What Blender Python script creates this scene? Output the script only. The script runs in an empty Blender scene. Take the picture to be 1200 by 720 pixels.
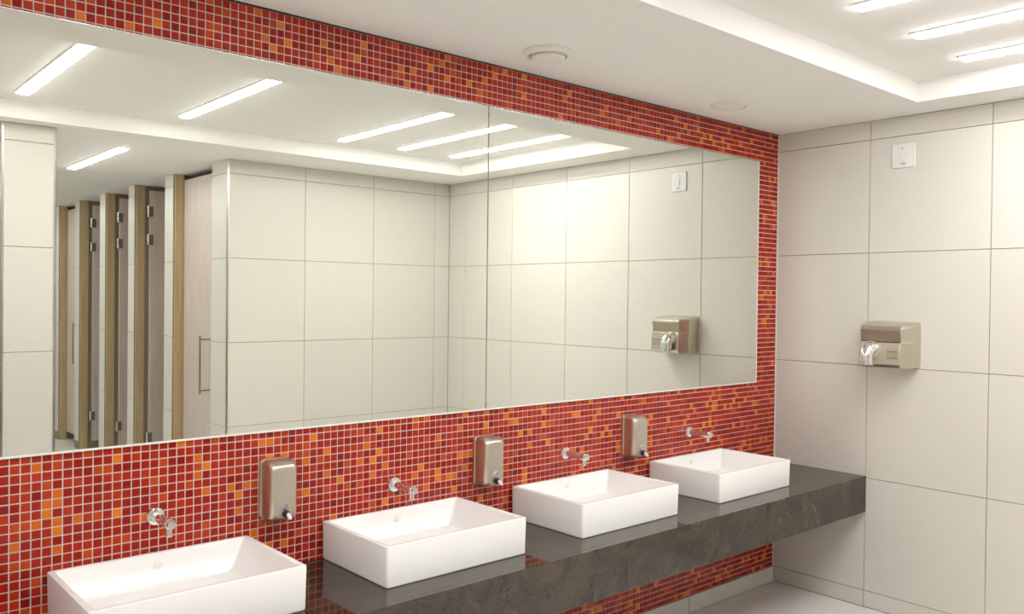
import bpy, bmesh, math, random
from mathutils import Vector, Matrix

random.seed(7)
S = bpy.context.scene
COL = S.collection

# ------------------------------------------------------------------ camera
F_PX, YAW, PITCH, ROLL = 999.26, 48.6144, -0.6209, 0.6371
CAM = Vector((-4.4243, -2.6989, 1.6307))
_a, _b, _r = math.radians(YAW), math.radians(PITCH), math.radians(ROLL)
CF = Vector((math.cos(_a) * math.cos(_b), math.sin(_a) * math.cos(_b), math.sin(_b)))
_R0 = Vector((math.sin(_a), -math.cos(_a), 0))
_U0 = _R0.cross(CF)
CR = _R0 * math.cos(_r) + _U0 * math.sin(_r)
CU = -_R0 * math.sin(_r) + _U0 * math.cos(_r)
cam_data = bpy.data.cameras.new('camera')
cam_data.sensor_fit = 'HORIZONTAL'
cam_data.sensor_width = 36.0
cam_data.lens = F_PX / 1200 * 36.0
cam_data.clip_start = 0.02
cam = bpy.data.objects.new('camera', cam_data)
COL.objects.link(cam)
M = Matrix((CR, CU, -CF)).transposed().to_4x4()
M.translation = CAM
cam.matrix_world = M
S.camera = cam

# ------------------------------------------------------------------ world, exposure
w = bpy.data.worlds.new('world')
S.world = w
w.use_nodes = True
w.node_tree.nodes['Background'].inputs[0].default_value = (0.9, 0.92, 1.0, 1)
w.node_tree.nodes['Background'].inputs[1].default_value = 0.02
vs = S.view_settings
vs.view_transform = 'Standard'
vs.look = 'None'
vs.exposure = 0.0
vs.gamma = 1.0
vs.use_curve_mapping = False
LAMP_STRENGTH = 41.0
LAMP_COLOR = (1.0, 0.985, 0.955)

# ------------------------------------------------------------------ dimensions
H = 2.591          # soffit height
TH = 0.10          # tray depth
Z0 = 0.690         # lowest full tile joint
JY = 0.545         # first vertical joint on the end wall
CT, CB, CD = 0.701, 0.510, 0.551   # counter top, apron bottom, depth
MT, MB, MX, MSEAM, MLEFT = 2.415, 1.1687, -0.208, -2.19, -4.17
XL = -8.0
YF = -9.0
BASE = 0.088


# ------------------------------------------------------------------ materials
def mat(name, col, rough=0.5, metal=0.0, spec=0.5, coat=0.0):
    m = bpy.data.materials.new(name)
    m.use_nodes = True
    b = m.node_tree.nodes['Principled BSDF']
    b.inputs['Base Color'].default_value = (*col, 1)
    b.inputs['Roughness'].default_value = rough
    b.inputs['Metallic'].default_value = metal
    b.inputs['Specular IOR Level'].default_value = spec
    b.inputs['Coat Weight'].default_value = coat
    return m


def nodes(m):
    return m.node_tree.nodes, m.node_tree.links, m.node_tree.nodes['Principled BSDF']


def noise_color(m, c1, c2, scale=5, detail=4, stretch=(1, 1, 1), rough=0.6, lo=0.35, hi=0.65, per_object=0.0, bump=0.0):
    n, l, b = nodes(m)
    tc = n.new('ShaderNodeTexCoord')
    mp = n.new('ShaderNodeMapping')
    mp.inputs['Scale'].default_value = stretch
    nt = n.new('ShaderNodeTexNoise')
    nt.inputs['Scale'].default_value = scale
    nt.inputs['Detail'].default_value = detail
    nt.inputs['Roughness'].default_value = rough
    cr = n.new('ShaderNodeValToRGB')
    cr.color_ramp.elements[0].position = lo
    cr.color_ramp.elements[1].position = hi
    cr.color_ramp.elements[0].color = (*c1, 1)
    cr.color_ramp.elements[1].color = (*c2, 1)
    l.new(tc.outputs['Object'], mp.inputs['Vector'])
    l.new(mp.outputs['Vector'], nt.inputs['Vector'])
    l.new(nt.outputs['Fac'], cr.inputs['Fac'])
    out = cr.outputs['Color']
    if per_object:
        oi = n.new('ShaderNodeObjectInfo')
        mr = n.new('ShaderNodeMapRange')
        mr.inputs['To Min'].default_value = 1 - per_object
        mr.inputs['To Max'].default_value = 1 + per_object
        hs = n.new('ShaderNodeHueSaturation')
        l.new(oi.outputs['Random'], mr.inputs['Value'])
        l.new(mr.outputs['Result'], hs.inputs['Value'])
        l.new(out, hs.inputs['Color'])
        out = hs.outputs['Color']
    l.new(out, b.inputs['Base Color'])
    if bump:
        bp = n.new('ShaderNodeBump')
        bp.inputs['Strength'].default_value = bump
        bp.inputs['Distance'].default_value = 0.002
        l.new(nt.outputs['Fac'], bp.inputs['Height'])
        l.new(bp.outputs['Normal'], b.inputs['Normal'])
    return m


M_CEIL = noise_color(mat('ceiling_paint', (.8, .77, .72), 0.8, spec=0.2), (.905, .89, .86), (.915, .90, .87), 3)
M_TILE = noise_color(mat('cream_porcelain', (.7, .66, .57), 0.32, spec=0.45), (.70, .672, .618), (.715, .688, .638), 6,
                     stretch=(1, 12, 1), per_object=0.012)
M_GROUT = mat('tile_grout', (.30, .26, .18), 0.9)
M_FLOOR = noise_color(mat('floor_porcelain', (.7, .66, .58), 0.22, spec=0.5), (.85, .835, .80), (.87, .855, .82), 5,
                      per_object=0.012)
M_WALLPAINT = mat('cream_paint', (.80, .77, .71), 0.7)
M_MGROUT = mat('mosaic_grout', (.80, .68, .60), 0.8)
M_STEEL = noise_color(mat('brushed_steel', (.62, .58, .50), 0.31, 1.0), (.60, .56, .475), (.67, .63, .54), 40,
                      stretch=(1, 1, 14))
M_STEELD = mat('dark_brushed_steel', (.42, .375, .29), 0.38, 1.0)
M_CHROME = mat('chrome', (.86, .86, .87), 0.06, 1.0)
M_ALU = mat('satin_aluminium', (.80, .80, .78), 0.25, 1.0)
M_WHITEEDGE = mat('white_edge_strip', (.85, .84, .80), 0.35)
M_MIRROR = mat('mirror_silvering', (.905, .94, .89), 0.0, 1.0)
M_CERAMIC = mat('white_ceramic', (.93, .93, .925), 0.11, spec=0.5)
M_PLASTIC = mat('white_plastic', (.82, .81, .79), 0.35)
M_GREYPL = mat('grey_plastic', (.45, .46, .46), 0.4)
M_DARK = mat('black_rubber_and_shade', (.015, .013, .012), 0.5)  # rubber of the valve, and painted shade in nozzle mouth and ceiling gap
M_LENS = mat('sight_glass', (.32, .26, .27), 0.1, spec=0.8)
M_VALVE = mat('valve_white', (.80, .75, .76), 0.25)
M_VENT = mat('vent_enamel', (.84, .815, .75), 0.45)

M_DOOR = noise_color(mat('pale_wood_laminate', (.5, .4, .33), 0.4), (.56, .47, .42), (.70, .61, .56), 9, 5,
                     stretch=(6, 6, .25), lo=.3, hi=.7)
M_JAMB = noise_color(mat('oak_frame', (.4, .25, .12), 0.45), (.44, .31, .17), (.56, .43, .26), 10, 5,
                     stretch=(8, 8, .3), lo=.3, hi=.7)

# dark polished granite with fine pale veins
M_GRANITE = mat('dark_granite', (.05, .04, .03), 0.05, spec=0.62)
n, l, b = nodes(M_GRANITE)
tc = n.new('ShaderNodeTexCoord')
n1 = n.new('ShaderNodeTexNoise')
n1.inputs['Scale'].default_value = 5.0
n1.inputs['Detail'].default_value = 8
n1.inputs['Roughness'].default_value = .68
n1.inputs['Distortion'].default_value = 1.1
c1 = n.new('ShaderNodeValToRGB')
c1.color_ramp.elements[0].position = .34
c1.color_ramp.elements[0].color = (.017, .0115, .007, 1)
c1.color_ramp.elements[1].position = .68
c1.color_ramp.elements[1].color = (.060, .043, .027, 1)
n2 = n.new('ShaderNodeTexNoise')
n2.inputs['Scale'].default_value = 9.0
n2.inputs['Detail'].default_value = 6
n2.inputs['Distortion'].default_value = 2.2
ab = n.new('ShaderNodeMath')
ab.operation = 'SUBTRACT'
ab.inputs[1].default_value = .5
ab2 = n.new('ShaderNodeMath')
ab2.operation = 'ABSOLUTE'
c2 = n.new('ShaderNodeValToRGB')
c2.color_ramp.elements[0].position = 0.0
c2.color_ramp.elements[0].color = (.10, .08, .06, 1)
c2.color_ramp.elements[1].position = .025
c2.color_ramp.elements[1].color = (0, 0, 0, 1)
ad = n.new('ShaderNodeMix')
ad.data_type = 'RGBA'
ad.blend_type = 'ADD'
ad.inputs['Factor'].default_value = .26
l.new(tc.outputs['Object'], n1.inputs['Vector'])
l.new(tc.outputs['Object'], n2.inputs['Vector'])
l.new(n1.outputs['Fac'], c1.inputs['Fac'])
l.new(n2.outputs['Fac'], ab.inputs[0])
l.new(ab.outputs[0], ab2.inputs[0])
l.new(ab2.outputs[0], c2.inputs['Fac'])
l.new(c1.outputs['Color'], ad.inputs['A'])
l.new(c2.outputs['Color'], ad.inputs['B'])
l.new(ad.outputs['Result'], b.inputs['Base Color'])

# glass mosaic: one material, the colour of every tile comes from its mesh
M_MOSAIC = mat('glass_mosaic', (.4, .01, .01), 0.14, spec=0.38)
n, l, b = nodes(M_MOSAIC)
at = n.new('ShaderNodeAttribute')
at.attribute_name = 'tile_color'
l.new(at.outputs['Color'], b.inputs['Base Color'])

M_LAMP = bpy.data.materials.new('lamp_diffuser')
M_LAMP.use_nodes = True
n, l, b = nodes(M_LAMP)
b.inputs['Base Color'].default_value = (.9, .9, .9, 1)
b.inputs['Emission Color'].default_value = (*LAMP_COLOR, 1)
b.inputs['Emission Strength'].default_value = LAMP_STRENGTH


# ------------------------------------------------------------------ helpers
def link(name, me, m=None, parent=None, loc=(0, 0, 0), rot=None):
    o = bpy.data.objects.new(name, me)
    COL.objects.link(o)
    if m is not None and me is not None and not me.materials:
        for q in (m if isinstance(m, (list, tuple)) else [m]):
            me.materials.append(q)
    if parent:
        o.parent = parent
    o.location = loc
    if rot:
        o.rotation_euler = rot
    return o


def obj(name, bm, m, parent=None, loc=(0, 0, 0), rot=None, smooth=None, bevel=0, seg=2):
    bmesh.ops.recalc_face_normals(bm, faces=bm.faces[:])
    if smooth is not None:
        lim = math.radians(smooth)
        for f in bm.faces:
            f.smooth = True
        for e in bm.edges:
            if len(e.link_faces) == 2:
                e.smooth = e.calc_face_angle(0) < lim
            else:
                e.smooth = False
    me = bpy.data.meshes.new(name)
    bm.to_mesh(me)
    bm.free()
    o = link(name, me, m, parent, loc, rot)
    if bevel:
        md = o.modifiers.new('bevel', 'BEVEL')
        md.width = bevel
        md.segments = seg
        md.limit_method = 'ANGLE'
        md.angle_limit = math.radians(25)
        md.harden_normals = False
    return o


def box(bm, x0, x1, y0, y1, z0, z1):
    x0, x1 = sorted((x0, x1)); y0, y1 = sorted((y0, y1)); z0, z1 = sorted((z0, z1))
    v = [bm.verts.new(p) for p in ((x0, y0, z0), (x1, y0, z0), (x1, y1, z0), (x0, y1, z0),
                                   (x0, y0, z1), (x1, y0, z1), (x1, y1, z1), (x0, y1, z1))]
    for f in ((0, 3, 2, 1), (4, 5, 6, 7), (0, 1, 5, 4), (1, 2, 6, 5), (2, 3, 7, 6), (3, 0, 4, 7)):
        bm.faces.new([v[i] for i in f])
    return bm


def B(*a):
    return box(bmesh.new(), *a)


def loft(bm, rings, cap0=True, cap1=True):
    vs_ = [[bm.verts.new(p) for p in r] for r in rings]
    k = len(vs_[0])
    for a, c in zip(vs_, vs_[1:]):
        for i in range(k):
            bm.faces.new((a[i], a[(i + 1) % k], c[(i + 1) % k], c[i]))
    if cap0:
        bm.faces.new(vs_[0][::-1])
    if cap1:
        bm.faces.new(vs_[-1])
    return bm


def rrect(w_, h_, r, n_=4):
    """rounded rectangle outline, centred, counter-clockwise"""
    r = min(r, w_ / 2 - 1e-5, h_ / 2 - 1e-5)
    out = []
    for cx, cy, a0 in ((w_ / 2 - r, h_ / 2 - r, 0), (-w_ / 2 + r, h_ / 2 - r, 90),
                       (-w_ / 2 + r, -h_ / 2 + r, 180), (w_ / 2 - r, -h_ / 2 + r, 270)):
        for i in range(n_ + 1):
            t = math.radians(a0 + 90 * i / n_)
            out.append((cx + r * math.cos(t), cy + r * math.sin(t)))
    return out


def circle(r, n_=24):
    return [(r * math.cos(2 * math.pi * i / n_), r * math.sin(2 * math.pi * i / n_)) for i in range(n_)]


def lathe_y(bm, prof, n_=24):
    """profile of (radius, distance from the wall); axis along -Y"""
    return loft(bm, [[(x, -d, z) for x, z in circle(r, n_)] for r, d in prof])


def lathe_z(bm, prof, n_=32):
    return loft(bm, [[(x, y, z) for x, y in circle(r, n_)] for r, z in prof])


def tube(bm, pts, radii, n_=16):
    rings = []
    for i, p in enumerate(pts):
        p = Vector(p)
        d = (Vector(pts[min(i + 1, len(pts) - 1)]) - Vector(pts[max(i - 1, 0)])).normalized()
        u = d.orthogonal().normalized() if i == 0 else (u - d * u.dot(d)).normalized()
        v = d.cross(u)
        r = radii[i] if isinstance(radii, (list, tuple)) else radii
        rings.append([p + u * (r * math.cos(2 * math.pi * k / n_)) + v * (r * math.sin(2 * math.pi * k / n_)) for k in range(n_)])
    return loft(bm, rings)


def thing(name, label, cat, loc=(0, 0, 0), group=None, rot=None):
    o = link(name, None, None, None, loc, rot)
    o.empty_display_size = 0.05
    return tag(o, label, cat, group)


def tag(o, label, cat, group=None):
    o['label'] = label
    o['category'] = cat
    if group:
        o['group'] = group
    return o


def struct(o):
    o['kind'] = 'structure'
    return o


def dup(root, loc, label, parts=None):
    r = root.copy()
    COL.objects.link(r)
    r.location = loc
    r['label'] = label
    for ch in list(root.children):
        c = ch.copy()
        COL.objects.link(c)
        c.parent = r
        for g in list(ch.children):
            d = g.copy()
            COL.objects.link(d)
            d.parent = c
    return r


_tiles = {}
GAP, TT, CH = 0.0035, 0.004, 0.0012


def tile_mesh(w_, h_, m, key):
    k = (round(w_, 4), round(h_, 4), key)
    if k not in _tiles:
        bm = bmesh.new()
        a, c = w_ / 2, h_ / 2
        r0 = [(-a, -c, 0), (a, -c, 0), (a, c, 0), (-a, c, 0)]
        r1 = [(x, y, TT - CH) for x, y, _ in r0]
        r2 = [(x - math.copysign(CH, x), y - math.copysign(CH, y), TT) for x, y, _ in r0]
        loft(bm, [r0, r1, r2], cap0=False)
        bmesh.ops.recalc_face_normals(bm, faces=bm.faces[:])
        me = bpy.data.meshes.new(key)
        bm.to_mesh(me)
        bm.free()
        me.materials.append(m)
        _tiles[k] = me
    return _tiles[k]


def joints(lo, hi, start, step):
    """cut positions between lo and hi, on the grid start + k*step"""
    k = math.ceil((lo - start) / step + 1e-4)
    out = [lo]
    while start + k * step < hi - 0.012:
        if start + k * step > lo + 0.012:
            out.append(start + k * step)
        k += 1
    return out + [hi]


def tile_field(parent, name, us, zs, place, rot, m=None, key='tile'):
    """tiles between consecutive cuts us (along the wall) and zs (up); place(u, z) gives the tile centre on the grout"""
    for u0, u1 in zip(us, us[1:]):
        for z0, z1 in zip(zs, zs[1:]):
            me = tile_mesh(u1 - u0 - GAP, z1 - z0 - GAP, m or M_TILE, key)
            link(name, me, None, parent, place((u0 + u1) / 2, (z0 + z1) / 2), rot)


R_MINUS_X = (math.pi / 2, 0, -math.pi / 2)   # faces -X: local x -> -Y, local y -> Z
R_PLUS_Y = (math.pi / 2, 0, math.pi)         # faces +Y: local x -> -X, local y -> Z
R_MINUS_Y = (math.pi / 2, 0, 0)
ZS = [BASE, Z0, Z0 + .6, Z0 + 1.2, Z0 + 1.8, H]

# ------------------------------------------------------------------ ceiling with the raised tray
TX0, TX1, TY0, TY1 = -7.75, -0.262, -0.90, -2.66
bm = bmesh.new()
box(bm, XL, 0.1, TY0, 0.1, H, H + TH)
box(bm, XL, 0.1, YF, TY1, H, H + TH)
box(bm, TX1, 0.1, TY1, TY0, H, H + TH)
box(bm, XL, TX0, TY1, TY0, H, H + TH)
box(bm, XL, 0.1, YF, 0.1, H + TH, H + TH + 0.05)
struct(obj('ceiling', bm, M_CEIL))

# ------------------------------------------------------------------ floor
floor = struct(obj('floor', B(XL, 0.1, YF, 0.1, -0.1, -TT), M_GROUT))
for x0, x1 in zip(*(lambda c: (c, c[1:]))(joints(XL, 0, -0.19 - 0.6 * 13, 0.6))):
    for y0, y1 in zip(*(lambda c: (c, c[1:]))(joints(YF, 0, -JY - 0.6 * 15, 0.6))):
        link('floor_tile', tile_mesh(x1 - x0 - GAP, y1 - y0 - GAP, M_FLOOR, 'floor_tile'), None, floor,
             ((x0 + x1) / 2, (y0 + y1) / 2, -TT))

# ------------------------------------------------------------------ end wall, tiled
wall_right = struct(obj('wall_right', B(TT, 0.1, YF, 0.1, 0, H), M_GROUT))
tile_field(wall_right, 'wall_tile', joints(-3.16, 0, -JY - 0.6 * 6, 0.6), ZS, lambda u, z: (TT, u, z), R_MINUS_X, key='wall_tile')
bb = struct(obj('baseboard_right', B(0.0035, 0.006, -3.16, 0, 0.0, BASE), M_GROUT))
tile_field(bb, 'baseboard_tile', joints(-3.16, 0, -JY - 0.6 * 6, 0.6), [0.0, BASE],
           lambda u, z: (0.0035, u, z), R_MINUS_X, key='wall_tile')

# ------------------------------------------------------------------ mosaic wall
PITCH_T, TGAP, MTT = 0.02717, 0.0034, 0.0030
wall_back = struct(obj('wall_back', B(XL, TT, MTT, 0.1, 0, H), M_MGROUT))
bb = struct(obj('baseboard_back', B(XL, 0, MTT - 0.001, -0.0035, 0.0, BASE), M_GROUT))
tile_field(bb, 'baseboard_tile', joints(-4.4, -0.004, -0.205 - 0.6 * 9, 0.6), [0.0, BASE],
           lambda u, z: (u, -0.0035, z), R_MINUS_Y, key='wall_tile')

PAL = [((.32, .010, .004), 20), ((.37, .014, .005), 22), ((.42, .020, .005), 21), ((.47, .031, .006), 14),
       ((.27, .008, .005), 9), ((.53, .060, .008), 7), ((.68, .145, .008), 5), ((.77, .195, .009), 3)]
PW = [p[1] for p in PAL]
PX, PZ = -3.904, 1.146
k0 = math.floor((-5.9 - PX) / PITCH_T)
cells = []
zrow = math.floor((BASE - PZ) / PITCH_T)
while PZ + zrow * PITCH_T < H:
    z0 = max(PZ + zrow * PITCH_T, BASE) + TGAP / 2
    z1 = min(PZ + (zrow + 1) * PITCH_T, H + .002) - TGAP / 2
    zrow += 1
    if z1 - z0 < 0.002:
        continue
    k = k0
    while PX + k * PITCH_T < -0.006:
        x0 = PX + k * PITCH_T + TGAP / 2
        x1 = min(PX + (k + 1) * PITCH_T, -0.005) - TGAP / 2
        k += 1
        if x1 - x0 < 0.003:
            continue
        if x0 > MLEFT + .03 and x1 < MX - .03 and z0 > MB + .03 and z1 < MT - .03:
            continue                      # behind the mirror
        if z0 > CT - 0.025 and z1 < CT + .0 or (CB + .05 < z0 and z1 < CT):
            continue                      # behind the counter
        cells.append((x0, x1, z0, z1, random.choices(range(len(PAL)), PW)[0]))


def project(p):
    d = Vector(p) - CAM
    z = d.dot(CF)
    return 600 + F_PX * d.dot(CR) / z, 360 - F_PX * d.dot(CU) / z


BASIN_X = [-3.512, -2.6354, -1.7445, -0.8441]
DISP = [(-3.116, 0.979), (-2.197, 0.966), (-1.289, 0.977)]
BLOCK = [(x - .3, x + .3, -.425, 0, CT, CT + .134) for x in BASIN_X] + [(XL, 0, -CD, 0, CB, CT)] + \
        [(x - .055, x + .055, -.1, 0, z - .105, z + .105) for x, z in DISP]


def hidden(p):
    d = Vector(p) - CAM
    for bx in BLOCK:
        t0, t1 = 0.0, 0.9995
        for i in range(3):
            lo, hi = (bx[2 * i] - CAM[i]) / d[i], (bx[2 * i + 1] - CAM[i]) / d[i]
            t0, t1 = max(t0, min(lo, hi)), min(t1, max(lo, hi))
        if t0 < t1:
            return True
    return False


score = []
for i, (x0, x1, z0, z1, c) in enumerate(cells):
    p = ((x0 + x1) / 2, 0, (z0 + z1) / 2)
    u, v = project(p)
    full = x1 - x0 > .0235 and z1 - z0 > .0235
    if full and 3 < u < 1197 and 3 < v < 717 and not hidden(p):
        a = project((x0, 0, p[2])); a2 = project((x1, 0, p[2]))
        score.append((-(a2[0] - a[0]), i))
score.sort()
single = {i for _, i in score[:298]}


def chip(bm, lay, x0, x1, z0, z1, c, y=0.0):
    e = 0.0011
    b0 = [bm.verts.new(q) for q in ((x0, y + MTT, z0), (x1, y + MTT, z0), (x1, y + MTT, z1), (x0, y + MTT, z1))]
    t0 = [bm.verts.new(q) for q in ((x0 + e, y, z0 + e), (x1 - e, y, z0 + e), (x1 - e, y, z1 - e), (x0 + e, y, z1 - e))]
    fs = [bm.faces.new(t0)] + [bm.faces.new((b0[j], b0[(j + 1) % 4], t0[(j + 1) % 4], t0[j])) for j in range(4)]
    for f in fs:
        for lp in f.loops:
            lp[lay] = (*PAL[c][0], 1)


bmf = bmesh.new()
layf = bmf.loops.layers.float_color.new('tile_color')
proto = {}
for i, (x0, x1, z0, z1, c) in enumerate(cells):
    if i in single:
        if c not in proto:
            bm = bmesh.new()
            ly = bm.loops.layers.float_color.new('tile_color')
            s = (PITCH_T - TGAP) / 2
            chip(bm, ly, -s, s, -s, s, c)
            me = bpy.data.meshes.new('mosaic_tile')
            bm.to_mesh(me)
            bm.free()
            me.materials.append(M_MOSAIC)
            proto[c] = me
        # each chip is pressed in by hand, so a hair of tilt
        link('mosaic_tile', proto[c], None, wall_back, ((x0 + x1) / 2, 0, (z0 + z1) / 2),
             (random.gauss(0, .004), 0, random.gauss(0, .004)))
    else:
        chip(bmf, layf, x0, x1, z0, z1, c)
field = obj('mosaic_field', bmf, M_MOSAIC, wall_back)
field['kind'] = 'stuff'

struct(obj('shadow_gap_strip', B(-5.9, -.001, -.0015, .002, H - .0055, H), M_DARK))  # black strip paints in the shadow gap between mosaic and ceiling
# cream corner bead between mosaic and end wall
struct(obj('trim_1', B(-0.0055, -0.0002, -0.004, 0.002, BASE, H), M_WHITEEDGE, bevel=0.001))

# ------------------------------------------------------------------ opposite tiled block, pier, stalls (seen in the mirror)
BX, BY, BY2 = -1.957, -3.16, -3.44
wall_front = struct(obj('wall_front', B(BX + TT, 0, BY - TT, BY2, 0, H), M_GROUT))
tile_field(wall_front, 'wall_tile', joints(BX, 0, -0.154 - .6 * 3, 0.6), ZS, lambda u, z: (u, BY - TT, z), R_PLUS_Y, key='wall_tile')
tile_field(wall_front, 'wall_tile', [BY2, BY], ZS, lambda u, z: (BX + TT, u, z), R_MINUS_X, key='wall_tile')
bb = struct(obj('baseboard_front', B(BX, 0, BY - .001, BY - TT, 0, BASE), M_GROUT))
tile_field(bb, 'baseboard_tile', joints(BX, 0, -0.154 - .6 * 3, 0.6), [0, BASE], lambda u, z: (u, BY - .001, z), R_PLUS_Y, key='wall_tile')


def corner_trim(name, x, y, sx, sy):
    bm = bmesh.new()
    box(bm, x - sx * .001, x + sx * .012, y + sy * .0015, y - sy * .001, 0.0, H)
    box(bm, x - sx * .0015, x + sx * .001, y + sy * .0015, y - sy * .012, 0.0, H)
    return struct(obj(name, bm, M_TRIM))


M_TRIM = mat('satin_trim', (.72, .72, .70), .28, 1.0)
corner_trim('trim_2', BX, BY, 1, 1)
PX0, PX1, PY0, PY1 = -3.414, -3.137, -2.80, -3.25
wall_pier = struct(obj('wall_pier', B(PX0 + TT, PX1 - TT, PY1, PY0 - TT, 0, H), M_GROUT))
tile_field(wall_pier, 'wall_tile', [PX0, PX1], ZS, lambda u, z: (u, PY0 - TT, z), R_PLUS_Y, key='wall_tile')
tile_field(wall_pier, 'wall_tile', [PY1, PY0], ZS, lambda u, z: (PX0 + TT, u, z), R_MINUS_X, key='wall_tile')
tile_field(wall_pier, 'wall_tile', [PY1, PY0], ZS, lambda u, z: (PX1 - TT, u, z), (math.pi / 2, 0, math.pi / 2), key='wall_tile')
corner_trim('trim_3', PX1, PY0, -1, 1)
corner_trim('trim_4', PX0, PY0, 1, 1)

struct(obj('wall_left', B(XL - .1, XL, YF, 0.1, 0, H), M_WALLPAINT))
struct(obj('wall_far', B(XL, 0.1, YF - .1, YF, 0, H), M_WALLPAINT))
struct(obj('wall_stall_back', B(-0.45, -0.40, YF, BY2, 0, H), M_WALLPAINT))

SX = -1.95
PIERS = [(-4.24, -4.425), (-5.18, -5.345), (-6.03, -6.20), (-6.91, -7.07), (-7.72, -7.87)]
for a, c in PIERS:
    p = struct(obj('wall_stall', B(SX + TT, -0.45, a, c, 0, H), M_GROUT))
    tile_field(p, 'wall_tile', [c, a], ZS, lambda u, z: (SX + TT, u, z), R_MINUS_X, key='wall_tile')

OPEN = [False, True, True, True, False]
starts = [BY2] + [q[1] for q in PIERS[:-1]]
ends = [q[0] for q in PIERS]
LEAF_TOP, LEAF_BOT = H - .045, .09
for i, (ya, yb) in enumerate(zip(starts, ends)):
    d = struct(thing('door_%d' % (i + 1), '', ''))
    for q in ('label', 'category'):
        del d[q]
    jx0, jx1 = SX + .012, SX + .085
    obj('door_jamb', B(jx0, jx1, ya - .001, ya - .022, 0, H), M_JAMB, d, bevel=.002)
    obj('door_jamb', B(jx0, jx1, yb + .022, yb + .001, 0, H), M_JAMB, d, bevel=.002)
    wdt = (ya - yb) - .05
    # leaf in its own axes: hinge line at the origin, leaf along +X, front face at y=0
    if OPEN[i]:
        hinge, ang = (SX + .115, yb + .055, 0), 0
    else:
        hinge, ang = (SX + .080, yb + .026, 0), math.pi / 2
    lf = obj('door_leaf', B(.004, wdt, -.035, 0, LEAF_BOT, LEAF_TOP), M_DOOR, d, hinge, (0, 0, ang), bevel=.002)
    hb = bmesh.new()
    hx = .54
    tube(hb, [(hx, 0.0, .905), (hx, .075, .905)], .006, 10)
    tube(hb, [(hx, 0.0, 1.29), (hx, .075, 1.29)], .006, 10)
    tube(hb, [(hx, .075, .88), (hx, .075, 1.315)], .0075, 12)
    obj('door_handle', hb, M_STEELD, lf, smooth=40)
    for z in (.35, 2.11, 2.36) if OPEN[i] else ():
        q = bmesh.new()
        tube(q, [(-.012, .004, z - .05), (-.012, .004, z + .05)], .009, 10)
        box(q, -.012, .03, .0, .003, z - .045, z + .045)
        box(q, -.036, -.012, .0, .003, z - .045, z + .045)
        obj('hinge', q, M_ALU, lf, smooth=40)

# ------------------------------------------------------------------ mirrors
def make_mirror(x0, x1, label, ends_):
    t = thing('mirror', label, 'mirror', ((x0 + x1) / 2, 0, MB), 'wall mirrors above the basins')
    hw, hh = (x1 - x0) / 2, MT - MB
    obj('glass', B(-hw + .0012, hw - .0012, -.007, -.0002, 0.004, hh - .003), M_MIRROR, t)
    obj('edge_strip', B(-hw, hw, -.0095, -.0002, -.001, .0055), M_WHITEEDGE, t, bevel=.001)  # white stands in for the bright reflection off the polished lower edge
    obj('edge_strip', B(-hw, hw, -.0085, -.0002, hh - .004, hh), M_ALU, t, bevel=.001)
    if 'r' in ends_:
        obj('edge_strip', B(hw - .007, hw, -.0085, -.0002, .005, hh - .004), M_WHITEEDGE, t, bevel=.001)
    return t


make_mirror(MLEFT, MSEAM - .0015, 'wide mirror pane left of the seam, reflecting the stall doors', '')
make_mirror(MSEAM + .0015, MX, 'mirror pane right of the seam, reflecting the hand dryer', 'r')

# ------------------------------------------------------------------ counter
ctr = thing('vanity_counter', 'long dark brown polished stone counter with deep front apron under the four basins', 'counter', (0, 0, CT))
obj('countertop', B(-5.6, -.0015, -CD + .026, -.0015, -.03, 0), M_GRANITE, ctr)
ax = [-.0015, -.95, -1.93, -2.91, -3.89, -5.6]
for a, c in zip(ax, ax[1:]):
    obj('apron_panel', B(c + .0004, a - .0004, -CD, -CD + .0258, CB - CT, 0), M_GRANITE, ctr, bevel=.0012)

# ------------------------------------------------------------------ basins
def make_basin(x, label):
    t = thing('basin', label, 'basin', (x, -.2155, CT), 'white vessel basins on the dark counter')
    W, D, h = .60, .4185, .1335

    def ring(w_, d_, r, z, oy=0.0):
        return [(px, py + oy, z) for px, py in rrect(w_, d_, r, 5)]
    bm = bmesh.new()
    loft(bm, [ring(W - .010, D - .010, .008, 0), ring(W - .004, D - .004, .010, .004), ring(W, D, .010, h - .004), ring(W - .0022, D - .0022, .009, h - .001),
              ring(W - .007, D - .007, .008, h), ring(W - .030, D - .030, .010, h), ring(W - .035, D - .035, .010, h - .0015),
              ring(W - .039, D - .039, .011, h - .006), ring(W - .115, D - .085, .018, .052), ring(W - .135, D - .105, .022, .040),
              ring(W - .18, D - .15, .03, .036), ring(.05, .05, .02, .031)])
    obj('bowl', bm, M_CERAMIC, t, smooth=35)
    bm = lathe_z(bmesh.new(), [(.024, .0312), (.024, .034), (.019, .0365), (.008, .0375)], 20)
    obj('drain', bm, M_CHROME, t, smooth=40)
    # overflow cap on the sloping back wall of the bowl
    bm = lathe_y(bmesh.new(), [(.0115, 0), (.0115, .002), (.009, .003), (.004, .003)], 20)
    obj('overflow_cap', bm, M_CERAMIC, t, (0, .1755, .100), (math.radians(16), 0, 0), smooth=40)
    return t


BL = ['white rectangular vessel basin nearest the viewer, cut by the bottom edge of the picture',
      'second white rectangular basin from the viewer, standing below the leftmost two soap dispensers',
      'third white rectangular basin from the viewer, below the dispenser near the right',
      'smallest looking white rectangular basin, farthest away beside the tiled end wall']
BL[1] = 'white rectangular basin between the nearest and middle soap dispensers'
BL[2] = 'white rectangular basin between the middle and farthest soap dispensers'
b0 = make_basin(BASIN_X[0], BL[0])
for x, lab in list(zip(BASIN_X, BL))[1:]:
    dup(b0, (x, -.2155, CT), lab)

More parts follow.
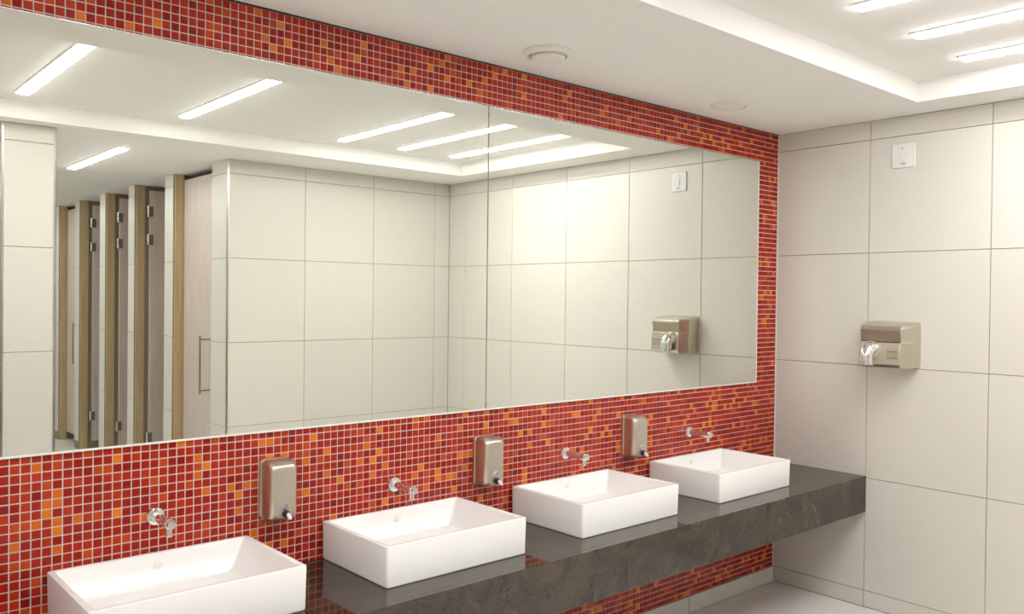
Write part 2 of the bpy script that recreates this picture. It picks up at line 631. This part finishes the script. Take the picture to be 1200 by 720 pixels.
# ------------------------------------------------------------------ wall taps
def make_tap(x, z, label):
    t = thing('wall_tap', label, 'tap', (x, -.0002, z), 'chrome wall taps')
    obj('rosette', lathe_y(bmesh.new(), [(.0285, 0), (.0285, .004), (.0265, .0075), (.018, .010), (.015, .0105)], 32), M_CHROME, t, smooth=35)
    obj('tap_body', lathe_y(bmesh.new(), [(.0140, .009), (.0140, .104), (.0165, .107), (.0165, .130), (.015, .132), (.012, .1322)], 28), M_CHROME, t, smooth=35)
    obj('push_button', lathe_y(bmesh.new(), [(.0135, .1315), (.0135, .140), (.012, .1425), (.006, .1432)], 28), M_ALU, t, smooth=35)
    bm = tube(bmesh.new(), [(0, -.116, -.008), (0, -.117, -.022), (0, -.1185, -.036)], [.0105, .0105, .0100], 20)
    sp = obj('spout', bm, M_CHROME, t, smooth=35)
    bm = lathe_z(bmesh.new(), [(.0106, -.0385), (.0106, -.0335), (.0085, -.033)], 20)
    obj('aerator', bm, M_ALU, sp, (0, -.1185, 0), smooth=40)
    return t


TAPS = [(-3.508, .943, 'chrome wall tap above the nearest basin, left of the first soap dispenser'),
        (-2.631, .922, 'chrome wall tap between the nearest and middle soap dispensers'),
        (-1.721, .938, 'chrome wall tap between the middle and farthest soap dispensers'),
        (-.817, .947, 'farthest chrome wall tap, right of every soap dispenser')]
t0 = make_tap(*TAPS[0])
for x, z, lab in TAPS[1:]:
    dup(t0, (x, -.0002, z), lab)

# ------------------------------------------------------------------ soap dispensers
def make_dispenser(x, z, label):
    t = thing('soap_dispenser', label, 'soap dispenser', (x, -.0002, z), 'steel soap dispensers on the mosaic')

    def ring(w_, h_, r, d, oz=0.0):
        return [(px, -d, pz + oz) for px, pz in rrect(w_, h_, r, 5)]
    obj('backplate', loft(bmesh.new(), [ring(.106, .202, .016, 0), ring(.106, .202, .016, .010), ring(.103, .199, .015, .012)]), M_STEEL, t, smooth=35)
    bm = loft(bmesh.new(), [ring(.098, .194, .014, .0115), ring(.100, .197, .015, .014), ring(.100, .197, .015, .056), ring(.097, .192, .015, .066, -.001),
                            ring(.088, .181, .016, .078, -.003), ring(.080, .172, .017, .0825, -.004), ring(.066, .158, .017, .0835, -.005)])
    obj('body', bm, M_STEEL, t, smooth=32)
    obj('sight_window', lathe_y(bmesh.new(), [(.0125, .083), (.0125, .0855), (.010, .0862), (.0095, .0853), (.003, .0853)], 24), [M_CHROME], t, (.002, 0, -.050), smooth=35)
    lens = obj('lens', lathe_y(bmesh.new(), [(.0092, .0850), (.0092, .0858), (.004, .0862)], 20), M_LENS, t, (.002, 0, -.050), smooth=35)
    v = obj('valve', lathe_y(bmesh.new(), [(.0125, .082), (.0125, .088), (.008, .090), (.008, .100), (.006, .1005)], 20), M_DARK, t, (.004, 0, -.076), smooth=35)
    bm = tube(bmesh.new(), [(0, -.098, 0), (0, -.106, -.003), (0, -.113, -.008), (0, -.115, -.013)], [.0072, .0072, .0066, .0060], 16)
    obj('nozzle', bm, M_VALVE, v, smooth=40)
    return t


DL = ['steel soap dispenser nearest the viewer, on the mosaic right of the nearest basin',
      'middle of the three steel soap dispensers, below the mirror seam',
      'farthest steel soap dispenser, closest to the tiled end wall']
d0 = make_dispenser(*DISP[0], DL[0])
for (x, z), lab in list(zip(DISP, DL))[1:]:
    dup(d0, (x, -.0002, z), lab)

# ------------------------------------------------------------------ hand dryer on the end wall
dr = thing('hand_dryer', 'brushed steel hand dryer with chrome swivel nozzle on the cream tiled wall', 'hand dryer', (-.0002, -.691, 1.293))
# side profile (distance from wall, height)
PR = [(0, 0), (.125, 0.0), (.160, .006), (.176, .022), (.170, .132), (.156, .136), (.166, .192), (.168, .203), (.156, .214), (.10, .229), (.03, .237), (0, .237)]


def prof(y, s, inset=0.0):
    out = []
    for d, z in PR:
        zz = min(max(z, inset), .237 - inset)
        out.append((-d * s, y, zz))
    return out


bm = loft(bmesh.new(), [prof(-.134, .60, .020), prof(-.132, .63, .010), prof(-.127, .70, .003), prof(-.104, 1.0), prof(.104, 1.0), prof(.127, .70, .003), prof(.132, .63, .010), prof(.134, .60, .020)])
body = obj('dryer_body', bm, M_STEEL, dr, smooth=28, bevel=.004, seg=3)
# upper band in the undercut, its shade put into the darker steel colour
bm = bmesh.new()
loft(bm, [[(-.1575, -.102, .137), (-.1575, .102, .137), (-.168, .102, .193), (-.168, -.102, .193)],
          [(-.1590, -.101, .138), (-.1590, .101, .138), (-.1692, .101, .192), (-.1692, -.101, .192)]])
obj('upper_panel', bm, M_STEELD, dr)
bm = tube(bmesh.new(), [(-.160, .045, .092), (-.178, .045, .094), (-.195, .045, .090), (-.207, .045, .078), (-.211, .045, .060), (-.211, .045, .034), (-.211, .045, .018)],
          [.043, .043, .0415, .0395, .037, .036, .036], 24)
nz = obj('nozzle', bm, M_CHROME, dr, smooth=40)
obj('nozzle_collar', tube(bmesh.new(), [(-.164, .045, .092), (-.176, .045, .092)], [.050, .048], 28), M_STEEL, nz, smooth=40)
obj('nozzle_mouth', lathe_z(bmesh.new(), [(.031, .0172), (.031, .0182)], 20), M_DARK, nz, (-.211, .045, 0))  # black disc paints the shade inside the nozzle opening
pl = obj('instruction_plate', B(-.1770, -.1725, -.098, -.036, .050, .094), M_STEEL, dr, bevel=.001)
for z in (.055, .086):
    obj('plate_line', B(-.1778, -.1765, -.095, -.040, z, z + .0045), M_STEELD, pl)

# ------------------------------------------------------------------ switch plate high on the end wall
sw = thing('switch_plate', 'square white plastic wall plate with a narrow rocker, high on the end wall', 'switch', (-.0002, -.7225, 2.386))


def plate(w_, h_, r, d0_, d1_, e=.002):
    return loft(bmesh.new(), [[(-d, y, z) for y, z in rrect(a, c, r, 4)] for a, c, d in
                              ((w_, h_, d0_), (w_, h_, d1_ - e), (w_ - 2 * e, h_ - 2 * e, d1_))])


obj('plate', plate(.118, .124, .006, 0, .009, .003), M_PLASTIC, sw, smooth=35)
obj('module_frame', plate(.050, .096, .003, .008, .0105, .001), M_PLASTIC, sw, smooth=35)
obj('rocker', plate(.026, .050, .003, .010, .015, .002), M_PLASTIC, sw, (0, -.002, -.004), smooth=35)
obj('indicator', plate(.010, .010, .0045, .010, .0112, .0005), M_GREYPL, sw, (0, .004, .038), smooth=35)
obj('indicator', plate(.024, .010, .002, .010, .0112, .0005), M_GREYPL, sw, (0, -.002, -.041), smooth=35)

# ------------------------------------------------------------------ ceiling discs
v1 = thing('ceiling_vent', 'round cream ceiling vent with a dropped centre disc, above the middle of the mirror', 'vent', (-2.125, -.285, H), 'round ceiling vents')
obj('rim', lathe_z(bmesh.new(), [(.098, 0), (.098, -.006), (.090, -.016), (.078, -.020), (.074, -.014), (.068, -.006)], 40), M_VENT, v1, smooth=35)
obj('center_disc', lathe_z(bmesh.new(), [(.052, -.004), (.064, -.014), (.066, -.026), (.060, -.034), (.02, -.037)], 40), M_VENT, v1, smooth=35)
v2 = thing('ceiling_vent', 'flat round cream ceiling vent near the corner with the tiled wall', 'vent', (-.845, -.243, H), 'round ceiling vents')
obj('rim', lathe_z(bmesh.new(), [(.092, 0), (.092, -.006), (.088, -.010), (.080, -.011), (.076, -.008), (.074, -.003)], 40), M_VENT, v2, smooth=35)
obj('center_disc', lathe_z(bmesh.new(), [(.070, -.001), (.070, -.008), (.064, -.011), (.02, -.012)], 40), M_VENT, v2, smooth=35)

# ------------------------------------------------------------------ ceiling lights
def make_light(x, y0, y1, z, label, group):
    t = thing('ceiling_light', label, 'light', (x, (y0 + y1) / 2, z), group)
    hl, hw = abs(y1 - y0) / 2, .032
    bm = bmesh.new()
    for a in (-1, 1):
        box(bm, a * hw, a * (hw + .006), -hl - .006, hl + .006, -.006, 0)
        box(bm, -hw, hw, a * hl, a * (hl + .006), -.006, 0)
    obj('housing', bm, M_PLASTIC, t)
    bm = loft(bmesh.new(), [[(px, py, zz) for px, py in rrect(2 * a, 2 * c, .01, 3)] for a, c, zz in
                            ((hw - .0005, hl - .0005, -.0005), (hw - .0005, hl - .0005, -.010), (hw - .005, hl - .005, -.014))])
    obj('diffuser', bm, M_LAMP, t)
    return t


ZT = H + TH
GR = 'strip lights in the raised tray'
for x, lab in ((-.525, 'bright strip light in the raised ceiling tray, nearest the end wall'),
               (-.99, 'bright strip light in the ceiling tray, second from the end wall'),
               (-1.47, 'bright strip light in the ceiling tray, third from the end wall'),
               (-2.535, 'bright strip light reflected in the mirror above the stall doors, fourth from the end wall'),
               (-3.385, 'bright strip light reflected at the mirror top left, fifth from the end wall'),
               (-4.30, 'bright strip light in the ceiling tray above the viewer, sixth from the end wall'),
               (-5.25, 'added unseen strip light in the ceiling tray left of the viewer, third from its left end'),  # from here to the left end: out-of-view lamps added as fill
               (-6.2, 'added unseen strip light in the ceiling tray left of the viewer, second from its left end'),
               (-7.15, 'added unseen strip light in the ceiling tray left of the viewer, at its left end')):
    make_light(x, -1.20, -2.43, ZT, lab, GR)
make_light(-2.64, -3.20, -4.46, H, 'strip light in the low ceiling before the stall doors, reflected left in the mirror', None)
for x, y, lab in ((-2.72, -5.3, 'added unseen strip light in the low corridor ceiling, second in the row nearest the stall doors'),  # this row and the next: hidden lamps added to brighten corridor and stalls
                  (-2.72, -7.4, 'added unseen strip light in the low corridor ceiling, third in the row nearest the stall doors'),
                  (-4.6, -3.9, 'added unseen strip light in the low corridor ceiling behind the viewer, nearest the basins'),
                  (-4.6, -6.0, 'added unseen strip light in the low corridor ceiling behind the viewer, midway along the stalls')):
    make_light(x, y, y - 1.26, H, lab, 'added unseen strip lights down the stall corridor')
